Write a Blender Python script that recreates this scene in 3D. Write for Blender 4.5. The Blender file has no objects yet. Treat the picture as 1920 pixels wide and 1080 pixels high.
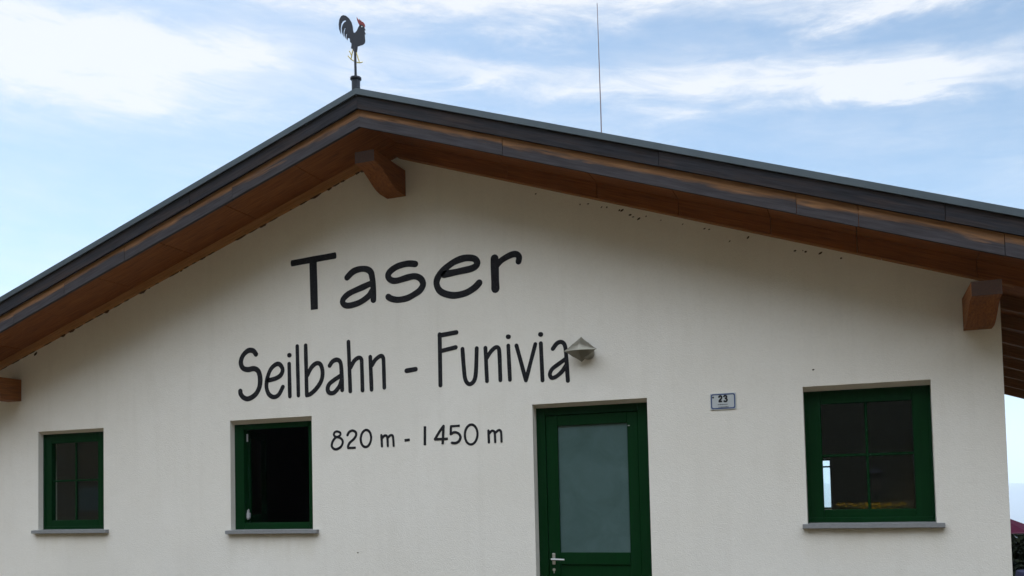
import bpy, bmesh, math, random
from mathutils import Vector, Matrix, noise
from mathutils.geometry import tessellate_polygon

random.seed(7)
SC = bpy.context.scene
COL = SC.collection
R = math.radians

# ------------------------------------------------------------------ camera
cam_data = bpy.data.cameras.new("camera")
cam = bpy.data.objects.new("camera", cam_data)
COL.objects.link(cam)
cam_data.sensor_width = 36.0
cam_data.lens = 1725.284 / 1920 * 36.0
cam_data.shift_x = -0.00643
cam_data.shift_y = 0.15925
cam_data.clip_start = 0.05
cam_data.clip_end = 60000
YAW, PITCH, ROLL = -0.3581577, 0.04444196, -0.0230996
fwd = Vector((math.sin(YAW) * math.cos(PITCH), math.cos(YAW) * math.cos(PITCH), math.sin(PITCH)))
r0 = Vector((math.cos(YAW), -math.sin(YAW), 0))
u0 = r0.cross(fwd)
rgt = r0 * math.cos(ROLL) + u0 * math.sin(ROLL)
upv = -r0 * math.sin(ROLL) + u0 * math.cos(ROLL)
m = Matrix((rgt, upv, -fwd)).transposed().to_4x4()
m.translation = Vector((3.0, -8.0, 1.5))
cam.matrix_world = m
SC.camera = cam

# ------------------------------------------------------------------ sky and sun
SUN_AZ, SUN_EL = -52.0, 52.0            # degrees, azimuth from +Y towards +X
SKY_STRENGTH = 0.059
SUN_STRENGTH = 2.2
EXPOSURE = 1.48
SC.view_settings.view_transform = 'Standard'
SC.view_settings.look = 'None'
SC.view_settings.gamma = 1.0
SC.view_settings.use_curve_mapping = False
SC.view_settings.exposure = EXPOSURE

world = bpy.data.worlds.new("World")
SC.world = world
world.use_nodes = True
wt = world.node_tree
for n in list(wt.nodes):
    wt.nodes.remove(n)


class NT:
    """small helper for building node trees"""
    def __init__(self, tree):
        self.t = tree

    def node(self, kind, **kw):
        n = self.t.nodes.new(kind)
        for k, v in kw.items():
            setattr(n, k, v)
        return n

    def put(self, sock, v):
        if isinstance(v, bpy.types.NodeSocket):
            self.t.links.new(v, sock)
        elif v is not None:
            sock.default_value = v

    def math(self, op, a, b=None, c=None, clamp=False):
        n = self.node('ShaderNodeMath', operation=op, use_clamp=clamp)
        for i, v in enumerate((a, b, c)):
            if v is not None:
                self.put(n.inputs[i], v)
        return n.outputs[0]

    def vmath(self, op, a, b=None):
        n = self.node('ShaderNodeVectorMath', operation=op)
        self.put(n.inputs[0], a)
        if b is not None:
            self.put(n.inputs[1], b)
        return n.outputs[0]

    def noise(self, vec, scale, detail=4, rough=0.55, dist=0.0):
        n = self.node('ShaderNodeTexNoise')
        if vec is not None:
            self.put(n.inputs['Vector'], vec)
        n.inputs['Scale'].default_value = scale
        n.inputs['Detail'].default_value = detail
        n.inputs['Roughness'].default_value = rough
        n.inputs['Distortion'].default_value = dist
        return n.outputs[0]

    def ramp(self, fac, stops):
        n = self.node('ShaderNodeValToRGB')
        self.put(n.inputs[0], fac)
        cr = n.color_ramp
        while len(cr.elements) < len(stops):
            cr.elements.new(0.5)
        for e, (p, c) in zip(cr.elements, stops):
            e.position = p
            e.color = (c, c, c, 1) if isinstance(c, (int, float)) else (*c, 1)
        return n.outputs[0]

    def mix(self, fac, a, b, blend='MIX'):
        n = self.node('ShaderNodeMix', data_type='RGBA', blend_type=blend)
        self.put(n.inputs[0], fac)
        for s, v in ((n.inputs[6], a), (n.inputs[7], b)):
            if isinstance(v, tuple) and len(v) == 3:
                v = (*v, 1)
            self.put(s, v)
        return n.outputs[2]

    def comb(self, x, y, z):
        n = self.node('ShaderNodeCombineXYZ')
        for i, v in enumerate((x, y, z)):
            self.put(n.inputs[i], v)
        return n.outputs[0]


W = NT(wt)
sky = W.node('ShaderNodeTexSky', sky_type='NISHITA')
sky.sun_disc = False
sky.sun_elevation = R(SUN_EL)
sky.sun_rotation = R(SUN_AZ)
sky.altitude = 1400
sky.air_density = 1.0
sky.dust_density = 1.3
sky.ozone_density = 1.2
tc = W.node('ShaderNodeTexCoord')
sep = W.node('ShaderNodeSeparateXYZ')
wt.links.new(tc.outputs['Generated'], sep.inputs[0])
az = W.math('MULTIPLY', W.math('ARCTAN2', sep.outputs[0], sep.outputs[1]), 180 / math.pi)
el = W.math('MULTIPLY', W.math('ARCSINE', sep.outputs[2]), 180 / math.pi)
cv = W.comb(W.math('MULTIPLY', az, 0.055), W.math('MULTIPLY', el, 0.16), 0.3)
n1 = W.noise(cv, 1.0, 6, 0.62, 0.35)
n2 = W.noise(W.comb(W.math('MULTIPLY', az, 0.11), W.math('MULTIPLY', el, 0.42), 4.7), 1.0, 7, 0.66, 0.5)


def cloud_bank(a0, e0, wa, we, tilt, gain):
    """a soft elongated bank of cloud centred on an azimuth and elevation"""
    da = W.math('SUBTRACT', az, a0)
    de = W.math('SUBTRACT', W.math('SUBTRACT', el, e0), W.math('MULTIPLY', da, tilt))
    # ragged edge
    de = W.math('ADD', de, W.math('MULTIPLY', W.math('SUBTRACT', n2, 0.5), 4.2))
    da = W.math('ADD', da, W.math('MULTIPLY', W.math('SUBTRACT', n1, 0.5), 10.0))
    q = W.math('ADD', W.math('POWER', W.math('ABSOLUTE', W.math('DIVIDE', da, wa)), 2.0),
               W.math('POWER', W.math('ABSOLUTE', W.math('DIVIDE', de, we)), 2.0))
    return W.math('MULTIPLY', W.math('EXPONENT', W.math('MULTIPLY', W.math('POWER', q, 1.7), -1.0)), gain)


banks = [(-49.0, 24.0, 13.5, 2.5, -0.02, 1.05), (-6.0, 23.3, 17.0, 1.35, -0.09, 0.74),
         (2.0, 22.2, 5.0, 1.0, -0.08, 0.45), (-20.0, 29.2, 26.0, 2.0, -0.02, 0.95),
         (6.0, 26.3, 11.0, 1.0, -0.02, 0.95), (-40.0, 25.4, 7.0, 1.3, 0.06, 0.6),
         (-26.0, 24.9, 6.0, 0.8, 0.0, 0.35), (-72.0, 24.0, 13.0, 2.5, 0.0, 0.9), (32.0, 23.5, 13.0, 1.8, 0.0, 0.9)]
dens = None
for b in banks:
    c = cloud_bank(*b)
    dens = c if dens is None else W.math('ADD', dens, c)
# thin veil everywhere, and brighter broken cloud overhead, out of view, added as fill
veil = W.math('MULTIPLY', W.ramp(n1, [(0.34, 0.0), (0.8, 1.0)]), 0.55)
wide = W.math('MULTIPLY', W.ramp(n2, [(0.25, 0.0), (0.55, 1.0)]),
              W.math('MULTIPLY', W.ramp(W.math('DIVIDE', el, 90.0), [(0.325, 0.0), (0.40, 1.0)]), 1.0))
n3 = W.noise(W.comb(W.math('MULTIPLY', az, 0.24), W.math('MULTIPLY', W.math('ADD', el, W.math('MULTIPLY', az, 0.10)), 1.15), 2.2), 1.0, 6, 0.62, 0.6)
thin = W.math('MULTIPLY', W.math('ADD', dens, veil), W.ramp(n2, [(0.2, 0.62), (0.65, 1.1)]))
thin = W.math('MULTIPLY', thin, W.ramp(n3, [(0.28, 0.45), (0.62, 1.15)]))
thin = W.math('SUBTRACT', W.math('MULTIPLY', thin, 1.25), 0.08, clamp=True)
fade = W.ramp(W.math('DIVIDE', el, 90.0), [(0.0, 0.0), (0.10, 1.0)])
LOW = (5.7, 5.65, 5.7)          # thin fair-weather cloud low down
HIGH_FILL = (24.0, 26.3, 29.8)         # unseen thick cloud overhead, brightened to light the shaded wall
clear = W.mix(1.0, sky.outputs[0], (0.88, 0.93, 0.855), 'MULTIPLY')
skycol = W.mix(W.math('MULTIPLY', W.math('MULTIPLY', thin, fade), 0.9), clear, LOW)
skycol = W.mix(W.math('MULTIPLY', wide, 0.92, clamp=True), skycol, HIGH_FILL)
bg = W.node('ShaderNodeBackground')
wt.links.new(skycol, bg.inputs[0])
bg.inputs[1].default_value = SKY_STRENGTH
wo = W.node('ShaderNodeOutputWorld')
wt.links.new(bg.outputs[0], wo.inputs[0])

sun_data = bpy.data.lights.new("sun", 'SUN')
sun_data.energy = SUN_STRENGTH
sun_data.angle = R(0.5)
sun_data.color = (1.0, 0.95, 0.87)
sun = bpy.data.objects.new("sun", sun_data)
COL.objects.link(sun)
sd = Vector((math.sin(R(SUN_AZ)) * math.cos(R(SUN_EL)), math.cos(R(SUN_AZ)) * math.cos(R(SUN_EL)), math.sin(R(SUN_EL))))
sun.rotation_euler = sd.to_track_quat('Z', 'Y').to_euler()
sun.location = sd * 40

# ------------------------------------------------------------------ materials
MATS = {}


def mat(name):
    mt = bpy.data.materials.new(name)
    mt.use_nodes = True
    nt = mt.node_tree
    bs = nt.nodes['Principled BSDF']
    MATS[name] = mt
    return mt, NT(nt), bs


def attr(T, name='grain'):
    n = T.node('ShaderNodeAttribute', attribute_name=name)
    return n.outputs['Vector']


def objco(T):
    return T.node('ShaderNodeTexCoord').outputs['Object']


def geopos(T):
    return T.node('ShaderNodeNewGeometry').outputs['Position']


def bump(T, bs, h, strength=0.3, dist=0.01):
    b = T.node('ShaderNodeBump')
    b.inputs['Strength'].default_value = strength
    b.inputs['Distance'].default_value = dist
    T.put(b.inputs['Height'], h)
    T.put(bs.inputs['Normal'], b.outputs[0])


def scaled(T, vec, s):
    return T.vmath('MULTIPLY', vec, s)


# rough white render
mt, T, bs = mat('plaster')
p = geopos(T)
big = T.noise(p, 0.9, 5, 0.6)
mid = T.noise(p, 9, 5, 0.65)
streak = T.noise(scaled(T, p, (7.0, 7.0, 0.55)), 1.0, 5, 0.6)
c = T.mix(T.ramp(big, [(0.3, 0.0), (0.72, 1.0)]), (0.755, 0.715, 0.63), (0.81, 0.775, 0.70))
c = T.mix(T.math('MULTIPLY', T.ramp(streak, [(0.52, 0.0), (0.78, 1.0)]), 0.24), c, (0.62, 0.58, 0.50))
c = T.mix(T.math('MULTIPLY', T.ramp(mid, [(0.5, 0.0), (0.8, 1.0)]), 0.3), c, (0.68, 0.64, 0.56))
spk = T.noise(p, 42, 3, 0.7)
c = T.mix(T.math('MULTIPLY', T.ramp(spk, [(0.35, 1.0), (0.55, 0.0)]), 0.11), c, (0.56, 0.53, 0.46))
sx = T.node('ShaderNodeSeparateXYZ')
T.put(sx.inputs[0], p)
drip = T.noise(scaled(T, p, (9.0, 9.0, 1.2)), 1.0, 4, 0.6)
for xa, xb, zt in ((-6.00, -4.86, 1.15), (-3.30, -2.14, 1.13), (2.49, 3.61, 1.14)):
    inx = T.math('MULTIPLY', T.math('MULTIPLY', T.math('SUBTRACT', sx.outputs[0], xa), 12.0, clamp=True),
                 T.math('MULTIPLY', T.math('SUBTRACT', xb, sx.outputs[0]), 12.0, clamp=True))
    dz = T.math('SUBTRACT', zt, sx.outputs[2])
    fall = T.math('SUBTRACT', 1.0, T.math('MULTIPLY', dz, 3.2), clamp=True)
    fall = T.math('MULTIPLY', fall, T.math('GREATER_THAN', dz, 0.0))
    k = T.math('MULTIPLY', T.math('MULTIPLY', inx, fall), T.ramp(drip, [(0.3, 0.15), (0.7, 0.6)]))
    c = T.mix(k, c, (0.60, 0.54, 0.42))
pat = T.noise(p, 0.55, 3, 0.5, 0.6)
c = T.mix(T.math('MULTIPLY', T.ramp(pat, [(0.52, 0.0), (0.60, 1.0)]), 0.16), c, (0.66, 0.63, 0.57))
T.put(bs.inputs['Base Color'], c)
bs.inputs['Roughness'].default_value = 0.95
grit = T.math('ADD', T.noise(p, 95, 2, 0.6), T.math('MULTIPLY', T.noise(p, 30, 2, 0.5), 0.5))
bump(T, bs, grit, 0.55, 0.005)


def wood(name, dark, light, grey=None, greyamt=0.0, rough=0.75, split=None, knots=True):
    """grain runs along the first axis of the 'grain' attribute; the third is metres across the face"""
    mt, T, bs = mat(name)
    g = attr(T)
    fine = T.noise(scaled(T, g, (4.0, 75, 75)), 1.0, 6, 0.62, 0.3)
    broad = T.noise(scaled(T, g, (0.7, 9, 9)), 1.0, 4, 0.6, 0.6)
    c = T.mix(T.ramp(fine, [(0.32, 0.0), (0.68, 1.0)]), dark, light)
    c = T.mix(T.math('MULTIPLY', T.ramp(broad, [(0.4, 0.0), (0.75, 1.0)]), 0.5), c, dark)
    if knots:
        v = T.node('ShaderNodeTexVoronoi')
        T.put(v.inputs['Vector'], scaled(T, g, (1.3, 6.5, 6.5)))
        v.inputs['Scale'].default_value = 1.0
        k = T.ramp(v.outputs['Distance'], [(0.0, 1.0), (0.11, 0.0)])
        c = T.mix(T.math('MULTIPLY', k, 0.75), c, tuple(x * 0.3 for x in dark))
    if grey is not None:
        sepn = T.node('ShaderNodeSeparateXYZ')
        T.put(sepn.inputs[0], g)
        wav = T.noise(scaled(T, g, (1.4, 14, 14)), 1.0, 5, 0.6, 0.8)
        wav2 = T.noise(scaled(T, g, (5.0, 40, 40)), 1.0, 4, 0.6, 0.3)
        if split is not None:
            edge = T.math('ADD', sepn.outputs[2], T.math('MULTIPLY', T.math('SUBTRACT', wav, 0.5), -0.15))
            edge = T.math('ADD', edge, T.math('MULTIPLY', T.math('SUBTRACT', wav2, 0.5), 0.055))
            f = T.math('MULTIPLY', T.math('SUBTRACT', split, edge), 28.0, clamp=True)
        else:
            f = T.ramp(wav, [(0.28, 0.62), (0.55, 1.0)])
        gcol = T.mix(T.ramp(fine, [(0.3, 0.0), (0.7, 1.0)]), tuple(x * 0.42 for x in grey), tuple(x * 1.25 for x in grey))
        gcol = T.mix(T.math('MULTIPLY', T.ramp(wav2, [(0.5, 0.0), (0.8, 1.0)]), 0.4), gcol, (grey[0] * 1.35, grey[1] * 1.15, grey[2] * 0.9))
        c = T.mix(T.math('MULTIPLY', f, greyamt), c, gcol)
    T.put(bs.inputs['Base Color'], c)
    bs.inputs['Roughness'].default_value = rough
    bs.inputs['Specular IOR Level'].default_value = 0.25
    bump(T, bs, fine, 0.35, 0.004)
    return mt


wood('soffit_wood', (0.16, 0.054, 0.014), (0.38, 0.14, 0.038))
wood('trim_wood_light', (0.36, 0.175, 0.06), (0.56, 0.30, 0.12))
wood('trim_wood', (0.17, 0.056, 0.014), (0.36, 0.13, 0.036))
wood('bead_wood', (0.30, 0.13, 0.045), (0.46, 0.22, 0.08))
wood('purlin_wood', (0.14, 0.045, 0.011), (0.34, 0.125, 0.030))
wood('shaded_end_grain', (0.022, 0.009, 0.004), (0.05, 0.020, 0.008), knots=False)  # end grain, darkened further for the shade under the overhang
wood('rafter_wood', (0.13, 0.055, 0.02), (0.25, 0.115, 0.045))
wood('fascia_upper', (0.045, 0.026, 0.017), (0.12, 0.066, 0.038), grey=(0.024, 0.027, 0.035), greyamt=0.93, rough=0.85)
wood('fascia_lower', (0.19, 0.092, 0.04), (0.36, 0.19, 0.09), grey=(0.046, 0.051, 0.064), greyamt=0.93, rough=0.85, split=0.119)

mt, T, bs = mat('roof_metal')
p = geopos(T)
nn = T.noise(p, 6, 5, 0.6)
T.put(bs.inputs['Base Color'], T.mix(nn, (0.055, 0.075, 0.085), (0.10, 0.125, 0.14)))
bs.inputs['Metallic'].default_value = 0.35
bs.inputs['Roughness'].default_value = 0.5

mt, T, bs = mat('letter_paint')
p = geopos(T)
nn = T.noise(p, 14, 5, 0.65)
T.put(bs.inputs['Base Color'], T.mix(T.ramp(nn, [(0.35, 0.0), (0.8, 1.0)]), (0.008, 0.008, 0.010), (0.022, 0.022, 0.025)))
lc = bs.inputs['Base Color'].links[0].from_socket
T.put(bs.inputs['Base Color'], T.mix(T.math('MULTIPLY', T.ramp(T.noise(p, 95, 2, 0.6), [(0.60, 0.0), (0.74, 1.0)]), 0.35), lc, (0.16, 0.155, 0.145)))
bs.inputs['Roughness'].default_value = 0.8
bs.inputs['Specular IOR Level'].default_value = 0.2
bump(T, bs, T.noise(p, 60, 3), 0.4, 0.004)

mt, T, bs = mat('green_paint')
p = geopos(T)
nn = T.noise(scaled(T, p, (30, 30, 3)), 1.0, 4)
T.put(bs.inputs['Base Color'], T.mix(nn, (0.001, 0.020, 0.0045), (0.002, 0.034, 0.0075)))
bs.inputs['Roughness'].default_value = 0.45
bs.inputs['Specular IOR Level'].default_value = 0.10
bump(T, bs, nn, 0.08, 0.002)

mt, T, bs = mat('stone_sill')
p = geopos(T)
nn = T.noise(p, 55, 5, 0.7)
T.put(bs.inputs['Base Color'], T.mix(nn, (0.14, 0.145, 0.145), (0.27, 0.27, 0.265)))
bs.inputs['Roughness'].default_value = 0.8
bump(T, bs, nn, 0.25, 0.003)


def glass(name, tint, rough=0.0, refl=1.0):
    mt, T, bs = mat(name)
    nt = mt.node_tree
    out = nt.nodes['Material Output']
    nt.nodes.remove(bs)
    tr = T.node('ShaderNodeBsdfTransparent')
    tr.inputs[0].default_value = (*tint, 1)
    gl = T.node('ShaderNodeBsdfGlossy')
    gl.inputs['Roughness'].default_value = rough
    gl.inputs['Color'].default_value = (refl, refl, refl, 1)
    fr = T.node('ShaderNodeFresnel')
    fr.inputs['IOR'].default_value = 1.55
    geo = T.node('ShaderNodeNewGeometry')
    f = T.math('MULTIPLY', fr.outputs[0], 1.25, clamp=True)
    f = T.math('MULTIPLY', f, T.math('SUBTRACT', 1.0, geo.outputs['Backfacing']))   # one reflection per pane
    mx = T.node('ShaderNodeMixShader')
    T.put(mx.inputs[0], f)
    nt.links.new(tr.outputs[0], mx.inputs[1])
    nt.links.new(gl.outputs[0], mx.inputs[2])
    nt.links.new(mx.outputs[0], out.inputs[0])


glass('window_glass', (0.93, 0.97, 0.95))
glass('rear_glass', (0.96, 0.99, 0.99))

mt, T, bs = mat('frosted_glass')
p = geopos(T)
nn = T.ramp(T.noise(p, 3.2, 5, 0.65, 0.6), [(0.3, 0.0), (0.7, 1.0)])
T.put(bs.inputs['Base Color'], T.mix(nn, (0.046, 0.090, 0.086), (0.070, 0.122, 0.120)))
bs.inputs['Roughness'].default_value = 0.27
bump(T, bs, T.noise(p, 160, 2), 0.06, 0.002)


def plain(name, col, rough=0.6, metal=0.0, var=0.15, scale=12, bumpamt=0.0):
    mt, T, bs = mat(name)
    p = geopos(T)
    nn = T.noise(p, scale, 4, 0.6)
    a = tuple(max(0, x * (1 - var)) for x in col)
    b = tuple(min(1, x * (1 + var)) for x in col)
    T.put(bs.inputs['Base Color'], T.mix(nn, a, b))
    bs.inputs['Roughness'].default_value = rough
    bs.inputs['Metallic'].default_value = metal
    if bumpamt:
        bump(T, bs, nn, bumpamt, 0.01)
    return mt


plain('black_iron', (0.012, 0.016, 0.026), 0.55, 0.2)
plain('comb_red', (0.22, 0.014, 0.012), 0.5)
plain('leg_yellow', (0.55, 0.44, 0.10), 0.5)
plain('eye_white', (0.8, 0.8, 0.78), 0.5)
plain('brushed_steel', (0.62, 0.62, 0.60), 0.32, 0.9, 0.08)
plain('lamp_metal', (0.23, 0.215, 0.17), 0.42, 0.55, 0.12, 9)
plain('hinge_metal', (0.60, 0.60, 0.62), 0.4, 0.4)
plain('rod_metal', (0.23, 0.19, 0.19), 0.5, 0.5)
plain('mud', (0.055, 0.036, 0.02), 0.95, 0, 0.3, 60)
plain('sealant', (0.10, 0.055, 0.03), 0.95, 0, 0.5, 30, 0.5)
plain('sign_white', (0.50, 0.53, 0.53), 0.3, 0, 0.05)
plain('sign_blue', (0.045, 0.075, 0.19), 0.3, 0, 0.1)
plain('sign_black', (0.012, 0.012, 0.016), 0.4)
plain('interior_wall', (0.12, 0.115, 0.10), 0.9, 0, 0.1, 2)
plain('interior_floor', (0.10, 0.085, 0.07), 0.7, 0, 0.2, 4)
plain('board_grey', (0.15, 0.20, 0.18), 0.7, 0, 0.1, 4)
plain('canvas_magenta', (0.024, 0.0012, 0.009), 0.8, 0, 0.12, 5)
plain('canvas_hem', (0.09, 0.045, 0.06), 0.8)
plain('table_cloth', (0.04, 0.04, 0.075), 0.8)
plain('leaf_dark', (0.004, 0.006, 0.003), 0.9, 0, 0.4, 3)
plain('bark', (0.06, 0.045, 0.03), 0.9, 0, 0.3, 10)
for nm in ('leaf_dark', 'canvas_magenta', 'canvas_hem', 'table_cloth', 'mud', 'sealant'):
    MATS[nm].node_tree.nodes['Principled BSDF'].inputs['Specular IOR Level'].default_value = 0.03
plain('petal_yellow', (0.80, 0.52, 0.03), 0.6)
plain('leaf_green', (0.05, 0.11, 0.025), 0.6, 0, 0.3, 6)
plain('lantern_glass', (0.10, 0.095, 0.075), 0.25)

mt, T, bs = mat('gravel')
p = geopos(T)
nn = T.noise(p, 28, 6, 0.7)
nb = T.noise(p, 0.35, 4, 0.6)
c = T.mix(nn, (0.030, 0.019, 0.007), (0.062, 0.041, 0.017))  # unseen ground, dark and warm to set the light bounced onto the wall
c = T.mix(T.math('MULTIPLY', T.ramp(nb, [(0.45, 0.0), (0.7, 1.0)]), 0.5), c, (0.045, 0.034, 0.014))
T.put(bs.inputs['Base Color'], c)
bs.inputs['Roughness'].default_value = 0.95
bump(T, bs, nn, 0.6, 0.02)

mt, T, bs = mat('meadow')
p = geopos(T)
nn = T.noise(p, 1.4, 7, 0.7)
nb = T.noise(p, 0.09, 5, 0.65)
c = T.mix(nn, (0.020, 0.019, 0.006), (0.046, 0.036, 0.011))
c = T.mix(T.ramp(nb, [(0.44, 0.0), (0.56, 1.0)]), c, (0.008, 0.010, 0.004))
T.put(bs.inputs['Base Color'], c)
bs.inputs['Roughness'].default_value = 0.95
bump(T, bs, nn, 0.6, 0.1)

# ------------------------------------------------------------------ mesh helpers


def link(name, verts, faces, material, parent=None, grain=None, smooth=False):
    me = bpy.data.meshes.new(name)
    me.from_pydata(verts, [], faces)
    me.validate()
    me.update()
    if grain is not None:
        a = me.attributes.new('grain', 'FLOAT_VECTOR', 'POINT')
        a.data.foreach_set('vector', [x for v in grain for x in v])
    if material:
        me.materials.append(MATS[material])
    if smooth:
        me.shade_smooth()
    o = bpy.data.objects.new(name, me)
    COL.objects.link(o)
    if parent is not None:
        o.parent = parent
    return o


def empty(name, loc=(0, 0, 0)):
    o = bpy.data.objects.new(name, None)
    COL.objects.link(o)
    o.location = loc
    o.empty_display_size = 0.2
    return o


def tag(o, label=None, cat=None, group=None, kind=None):
    for k, v in (('label', label), ('category', cat), ('group', group), ('kind', kind)):
        if v:
            o[k] = v
    return o


class MB:
    """collects shapes, builds ONE mesh object"""
    def __init__(self):
        self.v, self.f, self.g = [], [], []

    def add(self, verts, faces, grain=None):
        n = len(self.v)
        self.v += [tuple(v) for v in verts]
        self.f += [tuple(i + n for i in f) for f in faces]
        self.g += [tuple(q) for q in (grain if grain is not None else verts)]

    def box(self, x0, x1, y0, y1, z0, z1, bev=0.0):
        if bev <= 0:
            vs = [(x, y, z) for x in (x0, x1) for y in (y0, y1) for z in (z0, z1)]
            self.add(vs, [(0, 1, 3, 2), (4, 6, 7, 5), (0, 4, 5, 1), (2, 3, 7, 6), (0, 2, 6, 4), (1, 5, 7, 3)])
            return
        bm = bmesh.new()
        bmesh.ops.create_cube(bm, size=1)
        for v in bm.verts:
            v.co = Vector(((x0 + x1) / 2 + v.co.x * (x1 - x0), (y0 + y1) / 2 + v.co.y * (y1 - y0), (z0 + z1) / 2 + v.co.z * (z1 - z0)))
        bmesh.ops.bevel(bm, geom=list(bm.edges), offset=bev, segments=1, affect='EDGES')
        bm.verts.index_update()
        self.add([v.co[:] for v in bm.verts], [[v.index for v in f.verts] for f in bm.faces])
        bm.free()

    def tube(self, pts, rad, n=8, cap=True):
        pts = [Vector(p) for p in pts]
        rads = rad if isinstance(rad, (list, tuple)) else [rad] * len(pts)
        rings = []
        for i, p in enumerate(pts):
            d = (pts[min(i + 1, len(pts) - 1)] - pts[max(i - 1, 0)]).normalized()
            a = d.cross(Vector((0, 0, 1)))
            if a.length < 0.05:
                a = d.cross(Vector((1, 0, 0)))
            a.normalize()
            b = d.cross(a)
            rings.append([p + (a * math.cos(t) + b * math.sin(t)) * rads[i] for t in [2 * math.pi * k / n for k in range(n)]])
        vs = [q for r in rings for q in r]
        fs = []
        for i in range(len(pts) - 1):
            for k in range(n):
                fs.append((i * n + k, i * n + (k + 1) % n, (i + 1) * n + (k + 1) % n, (i + 1) * n + k))
        if cap:
            fs.append(tuple(range(n))[::-1])
            fs.append(tuple((len(pts) - 1) * n + k for k in range(n)))
        self.add(vs, fs)

    def plate(self, poly, y0, y1):
        """closed outline in x,z extruded from y0 (front) to y1"""
        n = len(poly)
        vs = [(x, y0, z) for x, z in poly] + [(x, y1, z) for x, z in poly]
        tri = tessellate_polygon([[Vector((x, z, 0)) for x, z in poly]])
        fs = []
        for a, b, c in tri:
            fs.append((a, b, c))
            fs.append((c + n, b + n, a + n))
        for i in range(n):
            j = (i + 1) % n
            fs.append((i, j, j + n, i + n))
        self.add(vs, fs)

    def build(self, name, material, parent=None, smooth=False, grain=False):
        o = link(name, self.v, self.f, material, parent, self.g if grain else None, smooth)
        bm = bmesh.new()
        bm.from_mesh(o.data)
        bmesh.ops.recalc_face_normals(bm, faces=bm.faces)
        bm.to_mesh(o.data)
        bm.free()
        if smooth:
            o.data.shade_smooth()
        return o


def catmull(pts, closed=False, sub=5):
    P = [Vector(p) for p in pts]
    if closed:
        P = P[:-1]
    n = len(P)
    out = []
    rng = range(n) if closed else range(n - 1)
    for i in rng:
        a, b, c, d = (P[(i - 1) % n], P[i], P[(i + 1) % n], P[(i + 2) % n]) if closed else \
            (P[max(i - 1, 0)], P[i], P[i + 1], P[min(i + 2, n - 1)])
        for k in range(sub):
            t = k / sub
            out.append(0.5 * (2 * b + (c - a) * t + (2 * a - 5 * b + 4 * c - d) * t * t + (3 * b - a - 3 * c + d) * t ** 3))
    if not closed:
        out.append(P[-1])
    return out


def stroke(mb, pts, w, smooth, cap, y_front, y_back, wob=0.05):
    """a brush stroke lying on a wall: pts are x,z; a ribbon with rounded ends and real thickness"""
    closed = smooth == 2
    C = catmull(pts, closed) if smooth else [Vector(p) for p in pts]
    if not smooth:
        D = []
        for a, b in zip(C[:-1], C[1:]):
            D += [a.lerp(b, k / 4) for k in range(4)]
        C = D + [C[-1]]
    n = len(C)
    L, Rr = [], []
    for i, p in enumerate(C):
        if closed:
            d = C[(i + 1) % n] - C[i - 1]
        else:
            d = C[min(i + 1, n - 1)] - C[max(i - 1, 0)]
        d = d.normalized()
        nn = Vector((-d.y, d.x))
        h = w / 2 * (1 + wob * noise.noise(Vector((p.x * 9, p.y * 9, 3.1))))
        L.append(p + nn * h)
        Rr.append(p - nn * h)
    if closed:
        vs, fs = [], []
        for y in (y_front, y_back):
            vs += [(q.x, y, q.y) for q in L] + [(q.x, y, q.y) for q in Rr]
        for i in range(n):
            j = (i + 1) % n
            fs.append((i, j, n + j, n + i))
            fs.append((i, 2 * n + i, 2 * n + j, j))
            fs.append((n + i, n + j, 3 * n + j, 3 * n + i))
        mb.add(vs, fs)
        return

    def capx(p, d, h):
        res = []
        if cap <= 0:
            return res
        for k in range(1, 6):
            a = math.pi / 2 - math.pi * k / 6
            nn = Vector((-d.y, d.x))
            res.append(p + nn * h * math.sin(a) + d * h * cap * math.cos(a))
        return res
    d1 = (C[-1] - C[-2]).normalized()
    d0 = (C[0] - C[1]).normalized()
    # front is a strip of quads plus fan caps, so it stays clean
    e1 = capx(C[-1], d1, w / 2)
    e0 = capx(C[0], d0, w / 2)
    outline = L + e1 + Rr[::-1] + e0
    k = len(outline)
    vs = [(q.x, y_front, q.y) for q in outline] + [(q.x, y_back, q.y) for q in outline]
    fs = []
    li = list(range(n))
    ri = [n + len(e1) + (n - 1 - i) for i in range(n)]
    for i in range(n - 1):
        fs.append((li[i], li[i + 1], ri[i + 1], ri[i]))
    if e1:
        fs.append(tuple([li[-1]] + list(range(n, n + len(e1))) + [ri[-1]]))
    if e0:
        s = 2 * n + len(e1)
        fs.append(tuple([ri[0]] + list(range(s, s + len(e0))) + [li[0]]))
    for i in range(k):
        j = (i + 1) % k
        fs.append((i, j, j + k, i + k))
    mb.add(vs, fs)

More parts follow.
